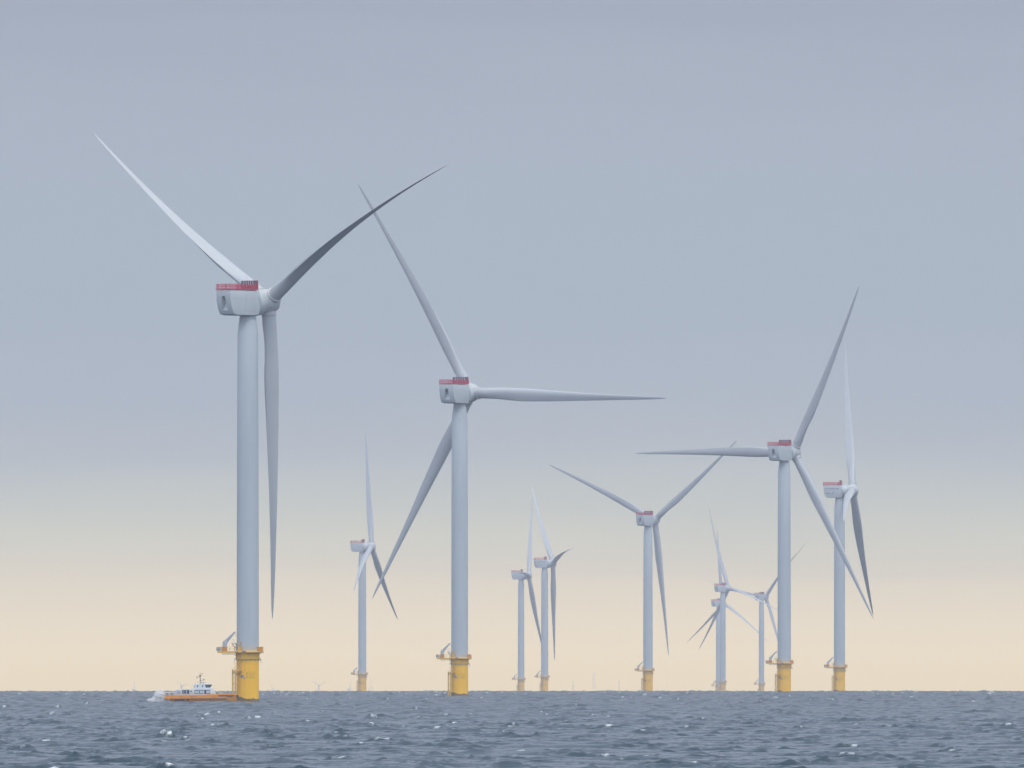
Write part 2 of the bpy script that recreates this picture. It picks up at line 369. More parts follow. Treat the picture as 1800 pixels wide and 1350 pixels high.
for s_ in (-1, 1):
    x0 = s_*3.6; xa, xb = sorted((x0, x0+s_*.012))
    mb.box(xa, xb, -9.2, 2.0, .55, .60); mb.box(xa, xb, -8.6, 2.0, -3.3, -3.25); mb.box(xa, xb, -.2, -.15, -4.1, 2.8)
    for z in (-2.9, -2.5, -1.2, -.8, .0, .3, 1.3, 1.7): mb.box(xa, xb, -3.9, -3.3, z, z+.07)
P_joint = mb.mesh('panel_joints', M['grey'])
P_vent = MB().box(-.78, .78, -8.75, -8.6, .25, 1.39).mesh('vent', M['cool'])
mb = MB()          # hoist deck with red railing
mb.box(-3.7, 3.7, -9.9, 1.45, 3.42, 3.55)
P_deck = mb.mesh('hoist_deck', M['red'])
mb = MB()
def rail_run(mb, p, q, z0, h, pitch, slat=.085, th=.03):
    p = Vector(p); q = Vector(q); n_ = max(1, int((q-p).length/pitch)); d = (q-p)/n_; u_ = d.normalized(); v_ = Vector((-u_.y, u_.x))
    gap = set(range(int(n_*.29), int(n_*.32)))
    for zb, zt in ((z0+.10, z0+.22), (z0+h*.55, z0+h*.62), (z0+h-.1, z0+h)):
        a, b_ = p-v_*th/2, q+v_*th/2
        mb.box(min(a.x, b_.x), max(a.x, b_.x), min(a.y, b_.y), max(a.y, b_.y), zb, zt)
    for i in range(n_):
        if i in gap: continue
        wj = slat*random.choice((.45, .6, .7, 1.2))
        c = p+d*(i+.5); a = c-u_*wj-v_*th*.6; b_ = c+u_*wj+v_*th*.6
        mb.box(min(a.x, b_.x), max(a.x, b_.x), min(a.y, b_.y), max(a.y, b_.y), z0+.03, z0+h-.05)
rail_run(mb, (-3.65, -9.85), (3.65, -9.85), 3.55, 1.65, .40)
for xx in (-3.65, 3.65): rail_run(mb, (xx, -9.85), (xx, 1.4), 3.55, 1.65, .40)
for i in range(14):
    for xx in (-3.66, 3.66): mb.box(xx-.05, xx+.05, -9.6+i*.84, -9.5+i*.84, 3.02, 3.42)
for i in range(9): mb.box(-3.4+i*.84, -3.3+i*.84, -9.86, -9.78, 3.02, 3.42)
P_rail = mb.mesh('railing', M['red'])
mb = MB().box(-3.55, 3.55, .2, 1.3, 3.55, 4.9).box(-3.55, 3.55, .2, 1.3, 6.2, 6.35)
for xx in (-3.55, 3.40): mb.box(xx, xx+.15, .2, 1.3, 4.9, 6.2)
P_cool = mb.mesh('cooler', mat('dark_red_frame', (.24, .015, .045), .5))
P_core = MB().box(-3.40, 3.40, .3, 1.15, 4.9, 6.2).mesh('radiator_core', M['cool'])
mb = MB()
for i in range(1, 6): mb.box(-3.4+i*1.13-.11, -3.4+i*1.13+.11, .22, .29, 4.9, 6.2)
mb.bar((-2.6, 1.45, 6.0), (-2.6, 1.45, 8.0), .05).bar((2.9, 1.5, 5.6), (2.9, 1.5, 7.4), .05).bar((2.9, 1.5, 7.3), (2.9, 2.2, 7.3), .04)
P_core_bars = mb.mesh('radiator_posts', M['white'])
def lettering():
    obs = []
    for txt, y0, z0, size in (('VATTENFALL', -8.6, .75, 1.12), ('Allianz', -8.3, -2.1, 1.05)):
        cu = bpy.data.curves.new('txt', 'FONT'); cu.body = txt; cu.size = size; cu.extrude = .01; cu.offset = .018
        o = bpy.data.objects.new('txt', cu); COL.objects.link(o)
        dg = bpy.context.evaluated_depsgraph_get(); me_ = bpy.data.meshes.new_from_object(o.evaluated_get(dg)); bpy.data.objects.remove(o)
        obs.append((me_, y0, z0))
    mb = MB()
    for me_, y0, z0 in obs:
        mb.add([(3.62+v.co.z, y0+v.co.x, z0+v.co.y) for v in me_.vertices], [tuple(p.vertices) for p in me_.polygons])
    for cy, cz, r, ri in ((-.9, 1.15, .5, 0), (-3.9, -1.75, .5, .33)):
        n_ = 24
        for i in range(n_):
            a, b_ = 2*math.pi*i/n_, 2*math.pi*(i+1)/n_
            P = [(3.625, cy+r*math.cos(a), cz+r*math.sin(a)), (3.625, cy+r*math.cos(b_), cz+r*math.sin(b_)), (3.625, cy+ri*math.cos(b_), cz+ri*math.sin(b_)), (3.625, cy+ri*math.cos(a), cz+ri*math.sin(a))]
            mb.add(P, [(0, 1, 2, 3)] if ri else [(0, 1, 2)])
        if ri:
            for dy in (-.14, 0, .14): mb.box(3.62, 3.63, cy+dy-.04, cy+dy+.04, cz-.2, cz+.2)
    return mb.mesh('lettering', M['letter'])
P_text = lettering()
# generator and hub, axis = +Z here (turned to the rotor axis when placed), origin = rotor centre
P_gen = MB().lathe([(3.7, -6.3), (4.05, -6.28), (4.3, -6.1), (4.32, -5.2), (4.15, -4.3), (3.85, -3.4), (3.7, -3.05), (3.55, -3.0)], 64).mesh('generator', M['nac'])
P_hub = MB().lathe([(3.45, -3.0), (3.62, -2.95), (3.78, -2.2), (3.86, -1.0), (3.82, .4), (3.62, 1.5), (3.2, 2.4), (2.5, 3.05), (1.6, 3.4), (.7, 3.54), (.05, 3.57)], 64).mesh('hub', M['hub'])
mb = MB()
for i in range(6):
    a = math.radians(60*i+30); mb.box(3.74, 3.9, -.12, .12, -1.9, -1.66); mb.rotz(a, len(mb.v)-8)
P_hubbolt = mb.mesh('hub_hatch', M['dark'])

P_tower = MB().lathe([(3.47, 15.55), (3.45, 45), (3.475, 45.02), (3.475, 45.2), (3.445, 45.22), (3.38, 80), (3.405, 80.02), (3.405, 80.2), (3.375, 80.22), (3.22, 114.6), (3.19, 114.7), (2.80, 118), (2.5, 120.3), (2.45, 120.9)], 72).mesh('tower', M['tower'], sharp=2)
P_tower.shade_smooth(); P_tower.set_sharp_from_angle(angle=math.radians(25))
P_tp = MB().lathe([(3.50, -6), (3.50, 13.2), (3.72, 13.22), (3.74, 15.6), (3.6, 15.75)], 72).mesh('foundation', M['yellow'])
mb = MB()
n_ = 72; vs = []; top = []
for i in range(n_):
    t = 2*math.pi*i/n_
    hgt = .75+.35*noise.noise(Vector((math.cos(t)*2, math.sin(t)*2, 3)))+.25*noise.noise(Vector((math.cos(t)*9, math.sin(t)*9, 1)))+ (.7 if math.cos(t) < -.2 else 0)*max(0, -math.cos(t))
    vs += [(3.512*math.cos(t), 3.512*math.sin(t), -3), (3.506*math.cos(t), 3.506*math.sin(t), hgt)]
mb.add(vs, [(2*i, 2*((i+1) % n_), 2*((i+1) % n_)+1, 2*i+1) for i in range(n_)])
P_stain = mb.mesh('splash_zone', M['stain'])
def arc_panel(mb, x0, x1, z0, z1, r, n_=8):
    vs = []
    for i in range(n_+1):
        x = x0+(x1-x0)*i/n_; y = -math.sqrt(max(0, r*r-x*x)); vs += [(x, y, z0), (x, y, z1)]
    mb.add(vs, [(2*i, 2*i+2, 2*i+3, 2*i+1) for i in range(n_)])
def on(x, r=3.515): return -math.sqrt(r*r-x*x)
mb = MB()       # skirt brackets under the flange
mb.lathe([(3.52, 13.05), (3.82, 13.08), (3.82, 13.2), (3.73, 13.21)], 72, False)
for x in (-3.85, 3.85):
    s_ = 1 if x > 0 else -1
    mb.bar((s_*3.6, -.8, 13.3), (s_*4.05, -.8, 13.25), .12); mb.bar((s_*4.0, -.8, 13.3), (s_*4.2, -.8, 12.0 if s_ > 0 else 12.7), .14, .06)
for a in range(0, 360, 24):
    t = math.radians(a); mb.bar((3.6*math.cos(t), 3.6*math.sin(t), 13.1), (3.56*math.cos(t), 3.56*math.sin(t), 12.6), .12)
P_skirt = mb.mesh('flange_skirt', M['grey'])
mb = MB()       # draught marks and weld lines
for i in range(46):
    arc_panel(mb, -1.02, -.95, .9+i*.265, 1.03+i*.265, 3.507, 1)
for z in (1.9, 3.9, 5.9, 9.9, 11.9): arc_panel(mb, -.62, -.48, z, z+.14, 3.507, 1)
arc_panel(mb, .83, .86, 13.3, 15.5, 3.75, 1)
P_marks = mb.mesh('draught_marks', M['line'])
mb = MB(); arc_panel(mb, -1.15, -.85, 7.0, 7.35, 3.510, 2); P_redsq = mb.mesh('red_mark', M['maroon'])
def disc(mb, cx, cz, r, rad, n_=20, ri=0):
    for i in range(n_):
        a, b_ = 2*math.pi*i/n_, 2*math.pi*(i+1)/n_
        pts = [(cx+rr_*math.cos(t), cz+rr_*math.sin(t)) for rr_, t in ((r, a), (r, b_), (ri, b_), (ri, a))]
        v = [(x, on(x, rad), z) for x, z in pts]
        mb.add(v if ri else v[:3], [(0, 1, 2, 3)] if ri else [(0, 1, 2)])
mb = MB(); disc(mb, -1.70, 7.75, .47, 3.513); P_sign = mb.mesh('round_sign', M['blue'])
mb = MB(); disc(mb, -1.70, 7.75, .52, 3.517, ri=.46); disc(mb, -1.68, 8.0, .09, 3.520)
arc_panel(mb, -1.76, -1.60, 7.50, 7.92, 3.520, 2); P_signsym = mb.mesh('sign_symbol', M['white'])
P_signs = []    # warning triangles and plates: outlines and rows of small print
for cz in (8.75, 7.6):
    mb = MB()
    tri_ = [(-.62, cz-.38), (.26, cz-.38), (-.18, cz+.42)]
    for (xa, za), (xb, zb) in zip(tri_, tri_[1:]+tri_[:1]):
        pa = Vector((xa, on(xa, 3.52), za)); pb = Vector((xb, on(xb, 3.52), zb)); mb.bar(pa, pb, .035, n=4)
    arc_panel(mb, -.23, -.13, cz-.18, cz+.12, 3.515, 1); arc_panel(mb, -.23, -.13, cz-.3, cz-.23, 3.515, 1)
    P_signs.append(('warning_triangle', mb.mesh('warning_triangle', M['tri']))); mb = MB()
    for (xa, za), (xb, zb) in (((.62, cz-.38), (2.1, cz-.38)), ((.62, cz+.4), (2.1, cz+.4)), ((.62, cz-.38), (.62, cz+.4)), ((2.1, cz-.38), (2.1, cz+.4))):
        k = 6 if za == zb else 1
        for i in range(k):
            x1_, x2_ = xa+(xb-xa)*i/k, xa+(xb-xa)*(i+1)/k; z1_, z2_ = za+(zb-za)*i/k, za+(zb-za)*(i+1)/k
            mb.bar((x1_, on(x1_, 3.52), z1_), (x2_, on(x2_, 3.52), z2_), .025, n=4)
    for i in range(9):
        if i in (3, 7): continue
        arc_panel(mb, .78+i*.14, .86+i*.14, cz-.02, cz+.12, 3.515, 1)
    for i in range(7): arc_panel(mb, .8+i*.17, .92+i*.17, cz-.25, cz-.17, 3.515, 1)
    P_signs.append(('notice_plate', mb.mesh('notice_plate', M['tri'])))

mb = MB()       # platform deck: ring round the tower and a lay-down area to the left
for k in range(16):
    a, b_ = 2*math.pi*k/16, 2*math.pi*(k+1)/16
    p = [(3.75*math.cos(a), 3.75*math.sin(a)), (4.95*math.cos(a), 4.95*math.sin(a)), (4.95*math.cos(b_), 4.95*math.sin(b_)), (3.75*math.cos(b_), 3.75*math.sin(b_))]
    mb.prism(p, 15.35, 15.6, 'z')
mb.box(-9.2, -4.3, -2.9, 2.6, 15.36, 15.59)
for y in (-2.95, 2.5): mb.box(-9.3, -3.9, y, y+.2, 15.05, 15.62)
mb.box(-9.45, -9.2, -2.9, 2.6, 15.05, 15.62)
for k in range(12):
    a = 2*math.pi*k/12; mb.bar((3.7*math.cos(a), 3.7*math.sin(a), 14.9), (4.85*math.cos(a), 4.85*math.sin(a), 15.35), .1)
for k in range(24):
    a = 2*math.pi*k/24; b_ = 2*math.pi*(k+1)/24; mb.bar((4.95*math.cos(a), 4.95*math.sin(a), 15.3), (4.95*math.cos(b_), 4.95*math.sin(b_), 15.3), .13)
P_plat = mb.mesh('access_platform', M['yel2'])
mb = MB()
for x in (-7.9, -6.9, -5.9, -5.0): mb.bar((x, -2.2, 14.6), (x, -2.2, 15.1), .07)
mb.bar((-8.0, -2.2, 14.75), (-4.4, -2.2, 14.75), .11).bar((-4.4, -2.2, 14.75), (-3.5, -1.0, 14.1), .1)
P_pipe = mb.mesh('under_deck_pipes', M['grey'])
mb = MB()
pts = [(-9.3, 2.5), (-9.3, -2.9), (-7, -2.9), (-4.2, -2.9)] + [(4.9*math.cos(math.radians(a)), 4.9*math.sin(math.radians(a))) for a in range(215, 505, 18)] + [(-4.2, 2.5), (-7, 2.5), (-9.3, 2.5)]
for (xa, ya), (xb, yb) in zip(pts, pts[1:]):
    d = math.hypot(xb-xa, yb-ya)
    for z in (16.1, 16.55, 17.0): mb.bar((xa, ya, z), (xb, yb, z), .035, n=5)
    k = max(1, round(d/1.3))
    for i in range(k): mb.bar((xa+(xb-xa)*i/k, ya+(yb-ya)*i/k, 15.6), (xa+(xb-xa)*i/k, ya+(yb-ya)*i/k, 17.0), .04, n=5)
P_prail = mb.mesh('railing', M['yel2'])
P_crates = []
for x0, x1, y0 in ((-8.2, -6.35, -2.8), (3.1, 4.7, -1.9)):
    mb = MB(); mb.box(x0, x1, y0, y0+1.6, 15.62, 16.85)
    for i in range(5): mb.box(x0+.1+i*(x1-x0-.25)/4, x0+.2+i*(x1-x0-.25)/4, y0-.05, y0, 15.7, 16.8)
    mb.box(x0-.04, x1+.04, y0-.06, y0+1.6, 16.85, 16.95); P_crates.append(mb.mesh('equipment_box', M['crate']))
mb = MB().box(-9.75, -8.35, -2.6, -1.2, 15.7, 16.9)
for z in (15.9, 16.25, 16.6): mb.box(-9.8, -8.3, -2.66, -2.6, z, z+.08)
P_cab = mb.mesh('control_cabinet', M['crane'])
mb = MB()
arc_panel(mb, -1.75, -.55, 15.42, 15.72, 5.1, 4); P_psign = mb.mesh('platform_sign', M['maroon'])
mb = MB()       # davit crane
mb.prism([(-7.9, 15.6), (-6.75, 15.6), (-6.55, 17.3), (-6.2, 18.3), (-6.75, 19.0), (-7.55, 18.9), (-7.9, 18.2)], -1.9, -1.1, 'y')
P_crane = mb.mesh('crane', M['crane'], bevel=.08)
mb = MB().prism([(-7.7, 18.5), (-7.1, 18.0), (-6.3, 18.3), (-3.75, 21.55), (-4.1, 21.8), (-4.35, 21.65)], -1.8, -1.25, 'y').box(-4.15, -3.7, -1.85, -1.2, 21.35, 21.65)
P_boom = mb.mesh('boom', M['crane'], bevel=.05)
mb = MB().bar((-3.85, -1.5, 21.4), (-3.85, -1.5, 20.6), .04).bar((-3.85, -1.5, 20.6), (-3.85, -1.5, 20.3), .1)
P_hook = mb.mesh('hook', M['grey'])
mb = MB()       # small maintenance cage on its bracket
for x in (-5.0, -4.5, -4.0):
    for y in (-2.2, -1.3): mb.bar((x, y, 18.1), (x, y, 19.3), .04, n=5)
for z in (18.1, 18.7, 19.3):
    for y in (-2.2, -1.3): mb.bar((-5.0, y, z), (-4.0, y, z), .04, n=5)
mb.box(-5.0, -4.0, -2.2, -1.3, 18.0, 18.1)
P_cage = mb.mesh('service_cage', M['white'])
mb = MB().bar((-4.9, -1.7, 18.0), (-3.7, -1.7, 16.6), .16).bar((-4.2, -1.7, 18.0), (-3.6, -1.7, 18.0), .16).bar((-3.5, -1.7, 15.6), (-3.6, -1.7, 18.2), .16)
P_bracket = mb.mesh('cage_bracket', M['grey'])
def ladder(mb, x0, x1, y, z0, z1, r=.06, pitch=.3, rr=.03):
    mb.bar((x0, y, z0), (x0, y, z1), r, n=6).bar((x1, y, z0), (x1, y, z1), r, n=6)
    k = int((z1-z0)/pitch)
    for i in range(k): mb.bar((x0, y, z0+(i+.5)*pitch), (x1, y, z0+(i+.5)*pitch), rr, n=5)
mb = MB(); ladder(mb, -3.0, -2.25, -3.1, 9.6, 18.5, .09); 
mb.box(-3.05, -2.2, -3.2, -2.6, 15.6, 17.0)
for z in (12.0, 14.4): mb.bar((-2.6, -3.1, z), (-2.6, -2.3, z), .08)
P_lad = mb.mesh('ladder', M['yel2'])
mb = MB().box(-4.8, -2.0, -3.9, -2.4, 9.5, 9.68)
mb.bar((-4.7, -3.8, 9.6), (-3.2, -2.0, 8.0), .12).bar((-2.3, -3.7, 9.6), (-2.4, -2.5, 8.0), .12)
for x in (-4.7, -4.0): mb.bar((x, -3.8, 9.6), (x, -3.8, 12.4 if x > -4.5 else 10.2), .06)
mb.bar((-4.0, -3.8, 12.4), (-3.6, -3.8, 12.4), .05).bar((-3.65, -3.8, 9.6), (-3.65, -3.8, 12.4), .05).bar((-4.7, -3.8, 10.1), (-4.0, -3.8, 10.1), .05)
for z in (10.3, 11.0, 11.7): mb.bar((-4.0, -3.8, z), (-3.65, -3.8, z), .04)
P_rest = mb.mesh('rest_platform', M['yel2'])
mb = MB()
for x, y in ((-4.68, -3.0), (-3.75, -3.6)):
    mb.bar((x, y, -3), (x, y, 9.9), .21, n=12)
    for z in (1.6, 5.2, 8.8): mb.bar((x, y, z), (x*.72, y*.62, z-.2), .1)
P_land = mb.mesh('boat_landing', M['yel2'])
mb = MB()
for i in range(6): mb.bar((-4.68, -3.0, 1.0+i*1.55), (-3.75, -3.6, 1.0+i*1.55), .07)
ladder(mb, -4.4, -4.05, -3.15, -1, 9.6, .03, .35, .02)
P_landl = mb.mesh('landing_ladder', M['yel2'])

def turbine(tx, s, th, phi, bend, tilt, label, text=False, dz=0.):
    th, phi, tilt = math.radians(th), math.radians(phi), math.radians(tilt)
    d = F/s; x = (tx-900)/s
    root = empty('wind_turbine', (x, d, -(d*d+x*x)/(2*RE)), label, 'wind turbine', 'offshore wind turbines')
    I = Matrix.Identity(4)
    tp = link('foundation', P_tp, root)
    for nme, me_ in (('splash_zone', P_stain), ('flange_skirt', P_skirt), ('draught_marks', P_marks), ('red_mark', P_redsq), ('round_sign', P_sign), ('sign_symbol', P_signsym), *P_signs,
                     ('ladder', P_lad), ('rest_platform', P_rest), ('boat_landing', P_land), ('landing_ladder', P_landl)):
        link(nme, me_, tp)
    pl = link('access_platform', P_plat, root)
    for nme, me_ in (('railing', P_prail), ('equipment_box', P_crates[0]), ('equipment_box', P_crates[1]), ('control_cabinet', P_cab), ('pipe', P_pipe), ('platform_sign', P_psign), ('service_cage', P_cage), ('cage_bracket', P_bracket)): link(nme, me_, pl)
    cr = link('crane', P_crane, root); link('boom', P_boom, cr); link('hook', P_hook, cr)
    link('tower', P_tower, root)
    U = Vector((math.cos(th), -math.sin(th), 0)); Ah = Vector((math.sin(th), math.cos(th), 0))
    A = Ah*math.cos(tilt)+Vector((0, 0, math.sin(tilt))); Vv = U.cross(A)
    def frame(cx, cy, cz, o): return Matrix(((cx.x, cy.x, cz.x, o.x), (cx.y, cy.y, cz.y, o.y), (cx.z, cy.z, cz.z, o.z), (0, 0, 0, 1)))
    zc_ = Vector((0, 0, HUBZ))
    na = link('nacelle', P_nac, root, frame(U, Ah, Vector((0, 0, 1)), zc_))
    for nme, me_ in (('panel_joint', P_joint), ('hoist_deck', P_deck), ('railing', P_rail), ('cooler', P_cool), ('radiator', P_core), ('radiator_posts', P_core_bars)): link(nme, me_, na)
    link('vent', P_vent, na)
    if text: link('lettering', P_text, na)
    hub = Vector((0, 0, HUBZ))+Vector((Ah.x, Ah.y, 0))*OV*math.cos(tilt)
    fr = frame(U, -Vv, A, hub)
    link('generator', P_gen, root, fr); hb = link('hub', P_hub, root, fr); link('hub_hatch', P_hubbolt, hb)
    if bend: phi -= math.radians(4.2)
    for k in range(3):
        p = phi+k*2*math.pi/3
        sp_ = U*math.sin(p)+Vv*math.cos(p); ch = U*math.cos(p)-Vv*math.sin(p)
        bo = link('blade', blade_for(round((BEND[bend][0]-3.0*ch.z)*2)/2 if bend else BEND[0][0], BEND[bend][1]), root, frame(ch, A, sp_, hub)); link('root_collar', P_collar, bo)
    return root
TUR = [
 (435.5,5.629,50.4,-55.8,1,4.2,'largest and nearest white wind turbine, the orange boat against its yellow foundation',False),
 (808.0,4.265,33.9,-28.3,0,5.8,'second largest wind turbine, one blade pointing level to the right',False),
 (1378.5,3.388,37.0,30.4,0,4.6,'big turbine at right with one blade pointing level to the left, yellow foundation fully visible',False),
 (1475.7,2.833,96.0,-20.4,1,5.1,'rightmost wind turbine, seen side on with dark writing on its nacelle',True),
 (1139.0,2.421,36.8,-65.3,0,5.1,'middle-sized turbine with two raised blades in a wide V and one hanging down',False),
 (636.8,2.049,101.9,-8.5,1,5.3,'side-on turbine between the two largest ones, one blade crossing before its tower',False),
 (957.4,1.827,77.4,-39.9,1,5.3,'right one of the close pair left of centre, with lettered nacelle',True),
 (916.0,1.669,101.7,-31.6,1,4.9,'left and lower one of the close pair of side-on turbines, plain nacelle',False),
 (1270.5,1.507,54.5,-15.8,1,5.2,'hazy pale turbine with the higher nacelle of two overlapping towers',False),
 (1338.6,1.400,39.1,44.5,1,4.8,'hazy slim turbine just left of the big tower at right',False),
 (1263.0,1.325,51.7,-.9,1,5.2,'hazy turbine with the lower nacelle, partly hidden behind another tower',False)]
for t in TUR: turbine(*t)

# ------------------------------------------------------------------ small old turbines and structures beyond the horizon
P_ft = MB().lathe([(1.5, 0), (1.0, 56), (1.0, 57)], 16).mesh('far_tower', M['wood'])
P_fn = MB().box(-1.1, 1.1, -3.5, 1.6, -1.1, 1.3).mesh('far_nacelle', M['wood'], bevel=.2)
P_fh = MB().lathe([(1.0, -.9), (1.1, 0), (.7, .9), (.05, 1.3)], 16).mesh('far_hub', M['wood'])
def small_blade():
    vs = []; n_ = 10; tab = [(0, .5, .5), (.08, .5, .5), (.2, .75, .25), (.5, .5, .16), (.8, .3, .1), (1, .08, .04)]
    for t, a, b_ in tab:
        for i in range(n_):
            q = 2*math.pi*i/n_; vs.append((a*math.cos(q)+a*.3*(t > .1), b_*math.sin(q), .8+t*20.5))
    return MB().add(vs, [(k*n_+i, k*n_+(i+1) % n_, (k+1)*n_+(i+1) % n_, (k+1)*n_+i) for k in range(len(tab)-1) for i in range(n_)]+[tuple(range(n_))[::-1], tuple(range(len(vs)-n_, len(vs)))]).mesh('far_blade', M['wood'])
P_fb = small_blade()
def small(tx, ytop, s, th, phi, label):
    d = F/s; x = (tx-900)/s; drop = -(d*d+x*x)/(2*RE)
    hz = EYE+(1168-ytop)/s - drop           # hub height so that it clears the horizon as seen
    root = empty('small_wind_turbine', (x, d, drop), label, 'wind turbine', 'tiny wind turbines on the horizon')
    k = hz/57
    tw = link('tower', P_ft, root, Matrix.Diagonal((1, 1, k, 1)))
    th = math.radians(th); U = Vector((math.cos(th), -math.sin(th), 0)); A = Vector((math.sin(th), math.cos(th), 0)); Vv = U.cross(A)
    def fr(cx, cy, cz, o): return Matrix(((cx.x, cy.x, cz.x, o.x), (cx.y, cy.y, cz.y, o.y), (cx.z, cy.z, cz.z, o.z), (0, 0, 0, 1)))
    o = Vector((0, 0, hz)); link('nacelle', P_fn, root, fr(U, A, Vector((0, 0, 1)), o)); o = o+A*2.4
    link('hub', P_fh, root, fr(U, -Vv, A, o))
    for j in range(3):
        p = math.radians(phi)+j*2*math.pi/3
        link('blade', P_fb, root, fr(U*math.cos(p)-Vv*math.sin(p), A, U*math.sin(p)+Vv*math.cos(p), o))
small(235, 1212, .8, 40, 2, 'tiny far turbine at far left, its lone blade upright over the horizon')
small(319, 1206, .8, 35, -48, 'tiny far turbine over the stern cabin of the orange boat')
small(480, 1214, .8, 40, -35, 'tiny far turbine with blades just above the horizon, right of the largest yellow foundation')
small(560.5, 1205, .8, 25, 60, 'tiny far turbine with a Y of blades, between the two nearest large turbines')
small(614, 1211, .8, 55, 9, 'tiny far turbine with one slanted blade, just left of a hazy yellow foundation')
def mast(tx, ytop, s, wpx, name, label):  # bare tower shaped as an open lattice, so it looks faded by haze
    d = F/s; x = (tx-900)/s; drop = -(d*d+x*x)/(2*RE); H = EYE+(1168-ytop)/s-drop; r = wpx/s/2
    mb = MB(); lv = int(H/(r*2.2))
    c = [(-r, -r), (r, -r), (r, r), (-r, r)]
    for cx, cy in c: mb.bar((cx, cy, 0), (cx, cy, H), .22, n=6)
    for i in range(lv):
        z0, z1 = H*i/lv, H*(i+1)/lv
        for j in range(4):
            p, q = c[j], c[(j+1) % 4]; mb.bar((*p, z0), (*q, z1), .12, n=4); mb.bar((*q, z0), (*p, z1), .12, n=4); mb.bar((*p, z1), (*q, z1), .12, n=4)
    o = link(name, mb.mesh(name, M['wood']), None); o.location = (x, d, drop)
    o['label'] = label; o['category'] = 'lattice mast'; o['group'] = 'faint towers on the horizon'
mast(1007.5, 1198, .75, 1.8, 'faded_tower', 'faint short tower on the horizon, leftmost of three, near centre')
mast(1044, 1181, .75, 4.0, 'faded_tower', 'tallest and widest faint tower on the horizon near centre')
mast(1088.5, 1197, .75, 1.8, 'faded_tower', 'faint short tower on the horizon, nearest the turbine with the V of blades')
# far transformer platform
s_ = .8; d = F/s_; x = (652-900)/s_; drop = -(d*d+x*x)/(2*RE)
root = empty('offshore_platform', (x, d, drop), 'faint offshore platform with a thin mast, right of a hazy yellow foundation', 'offshore platform')
H0 = EYE+(1168-1213)/s_-drop
mb = MB()
for cx in (-5, 5):
    for cy in (-5, 5): mb.bar((cx*1.2, cy*1.2, 0), (cx, cy, H0), .4)
for i in range(5):
    for cy in (-5, 5): mb.bar((-5, cy, H0*i/5), (5, cy, H0*(i+1)/5), .25); mb.bar((5, cy, H0*i/5), (-5, cy, H0*(i+1)/5), .25)
link('jacket', mb.mesh('jacket', M['wood']), root)
mb = MB()
for i in range(5):
    zt = H0+i*1.9; w_ = 5.2-i*.8
    mb.box(-w_, w_, -5, 5, zt, zt+.3)
    for j in range(5): mb.bar((-w_+j*w_/2, -4.8, zt), (-w_+j*w_/2, -4.8, zt+1.9), .18)
link('deck', mb.mesh('deck', M['wood']), root)
link('mast', MB().bar((0, 0, H0+9), (0, 0, H0+32), .35, .2).mesh('mast', M['wood']), root)

# ------------------------------------------------------------------ crew transfer boat
sB = 5.64; dB = F/sB
bt = empty('crew_boat', ((289-900)/sB, dB-6.4, -(dB*dB)/(2*RE)+.17), 'orange catamaran work boat with white cabin, its bow pushed against the yellow foundation', 'boat')
bt.rotation_euler = (0, math.radians(-.4), 0)
def hull_mesh(yc):
    st = [(0.0, .95, 1.72, .9), (.6, .55, 1.72, 1.05), (2.0, .0, 1.70, 1.1), (4, -.6, 1.68, 1.1), (13, -.6, 1.70, 1.1), (13.4, -.6, 1.92, 1.1), (19, -.6, 1.98, 1.05), (21.2, -.5, 2.0, .85), (22.2, -.3, 2.0, .6), (22.6, .0, 2.0, .35)]
    vs = []
    for X_, zb, zt, hw in st: vs += [(X_, yc-hw, zt), (X_, yc-hw*1.0, max(zb, .35)), (X_, yc-hw*.45, zb), (X_, yc+hw*.45, zb), (X_, yc+hw, max(zb, .35)), (X_, yc+hw, zt)]
    fs = [(k*6+i, k*6+(i+1) % 6, (k+1)*6+(i+1) % 6, (k+1)*6+i) for k in range(len(st)-1) for i in range(6)]+[tuple(range(6))[::-1], tuple(range(len(vs)-6, len(vs)))]
    return MB().add(vs, fs).mesh('hull', M['orange'], sharp=30)
for yc in (-2.5, 2.5): link('hull', hull_mesh(yc), bt)
mb = MB().box(.3, 13.3, -1.5, 1.5, .9, 1.66).box(13.3, 22.0, -1.6, 1.6, 1.0, 1.9); link('bridge_deck', mb.mesh('bridge_deck', M['orange']), bt)
mb = MB()       # dark bands and rubbing strakes
mb.box(2.0, 19.6, -3.66, -3.61, .42, .66).box(16.9, 22.0, -3.64, -3.50, 1.28, 1.58)
mb.box(3.4, 6.5, -3.635, -3.61, .02, .42).box(7.1, 7.9, -3.635, -3.61, .02, .42).box(14.2, 14.7, -3.66, -3.61, .1, .42)
link('rubbing_strake', mb.mesh('rubbing_strake', M['navy']), bt)
mb = MB()
for x0, x1, z in ((4.9, 6.2, 1.08), (8.1, 10.1, 1.08), (15.0, 16.4, .95), (20.0, 21.4, 1.0)):
    n__ = int((x1-x0)/.2)
    for i in range(n__): mb.box(x0+i*.2, x0+i*.2+.13, -3.625, -3.61, z, z+.17)
link('hull_marking', mb.mesh('hull_marking', M['line']), bt)
mb = MB().prism([(22.55, .9), (23.15, 1.0), (23.25, 1.35), (23.1, 1.7), (22.55, 1.75)], -3.2, 3.2, 'y'); link('bow_fender', mb.mesh('bow_fender', M['dark'], bevel=.08), bt)
cabin = MB().prism([(3.6, 1.6), (3.6, 3.42), (5.2, 3.62), (9.0, 3.66), (9.3, 3.95), (14.6, 4.0), (15.4, 3.5), (16.0, 2.6), (16.2, 1.9), (14, 1.9), (13.2, 1.66)], -2.9, 2.9, 'y').mesh('cabin', M['white'], bevel=.1)
cb = link('cabin', cabin, bt)
mb = MB().box(5.75, 7.95, -2.94, -2.905, 2.15, 3.3).box(9.6, 14.45, -2.94, -2.905, 2.08, 3.3)
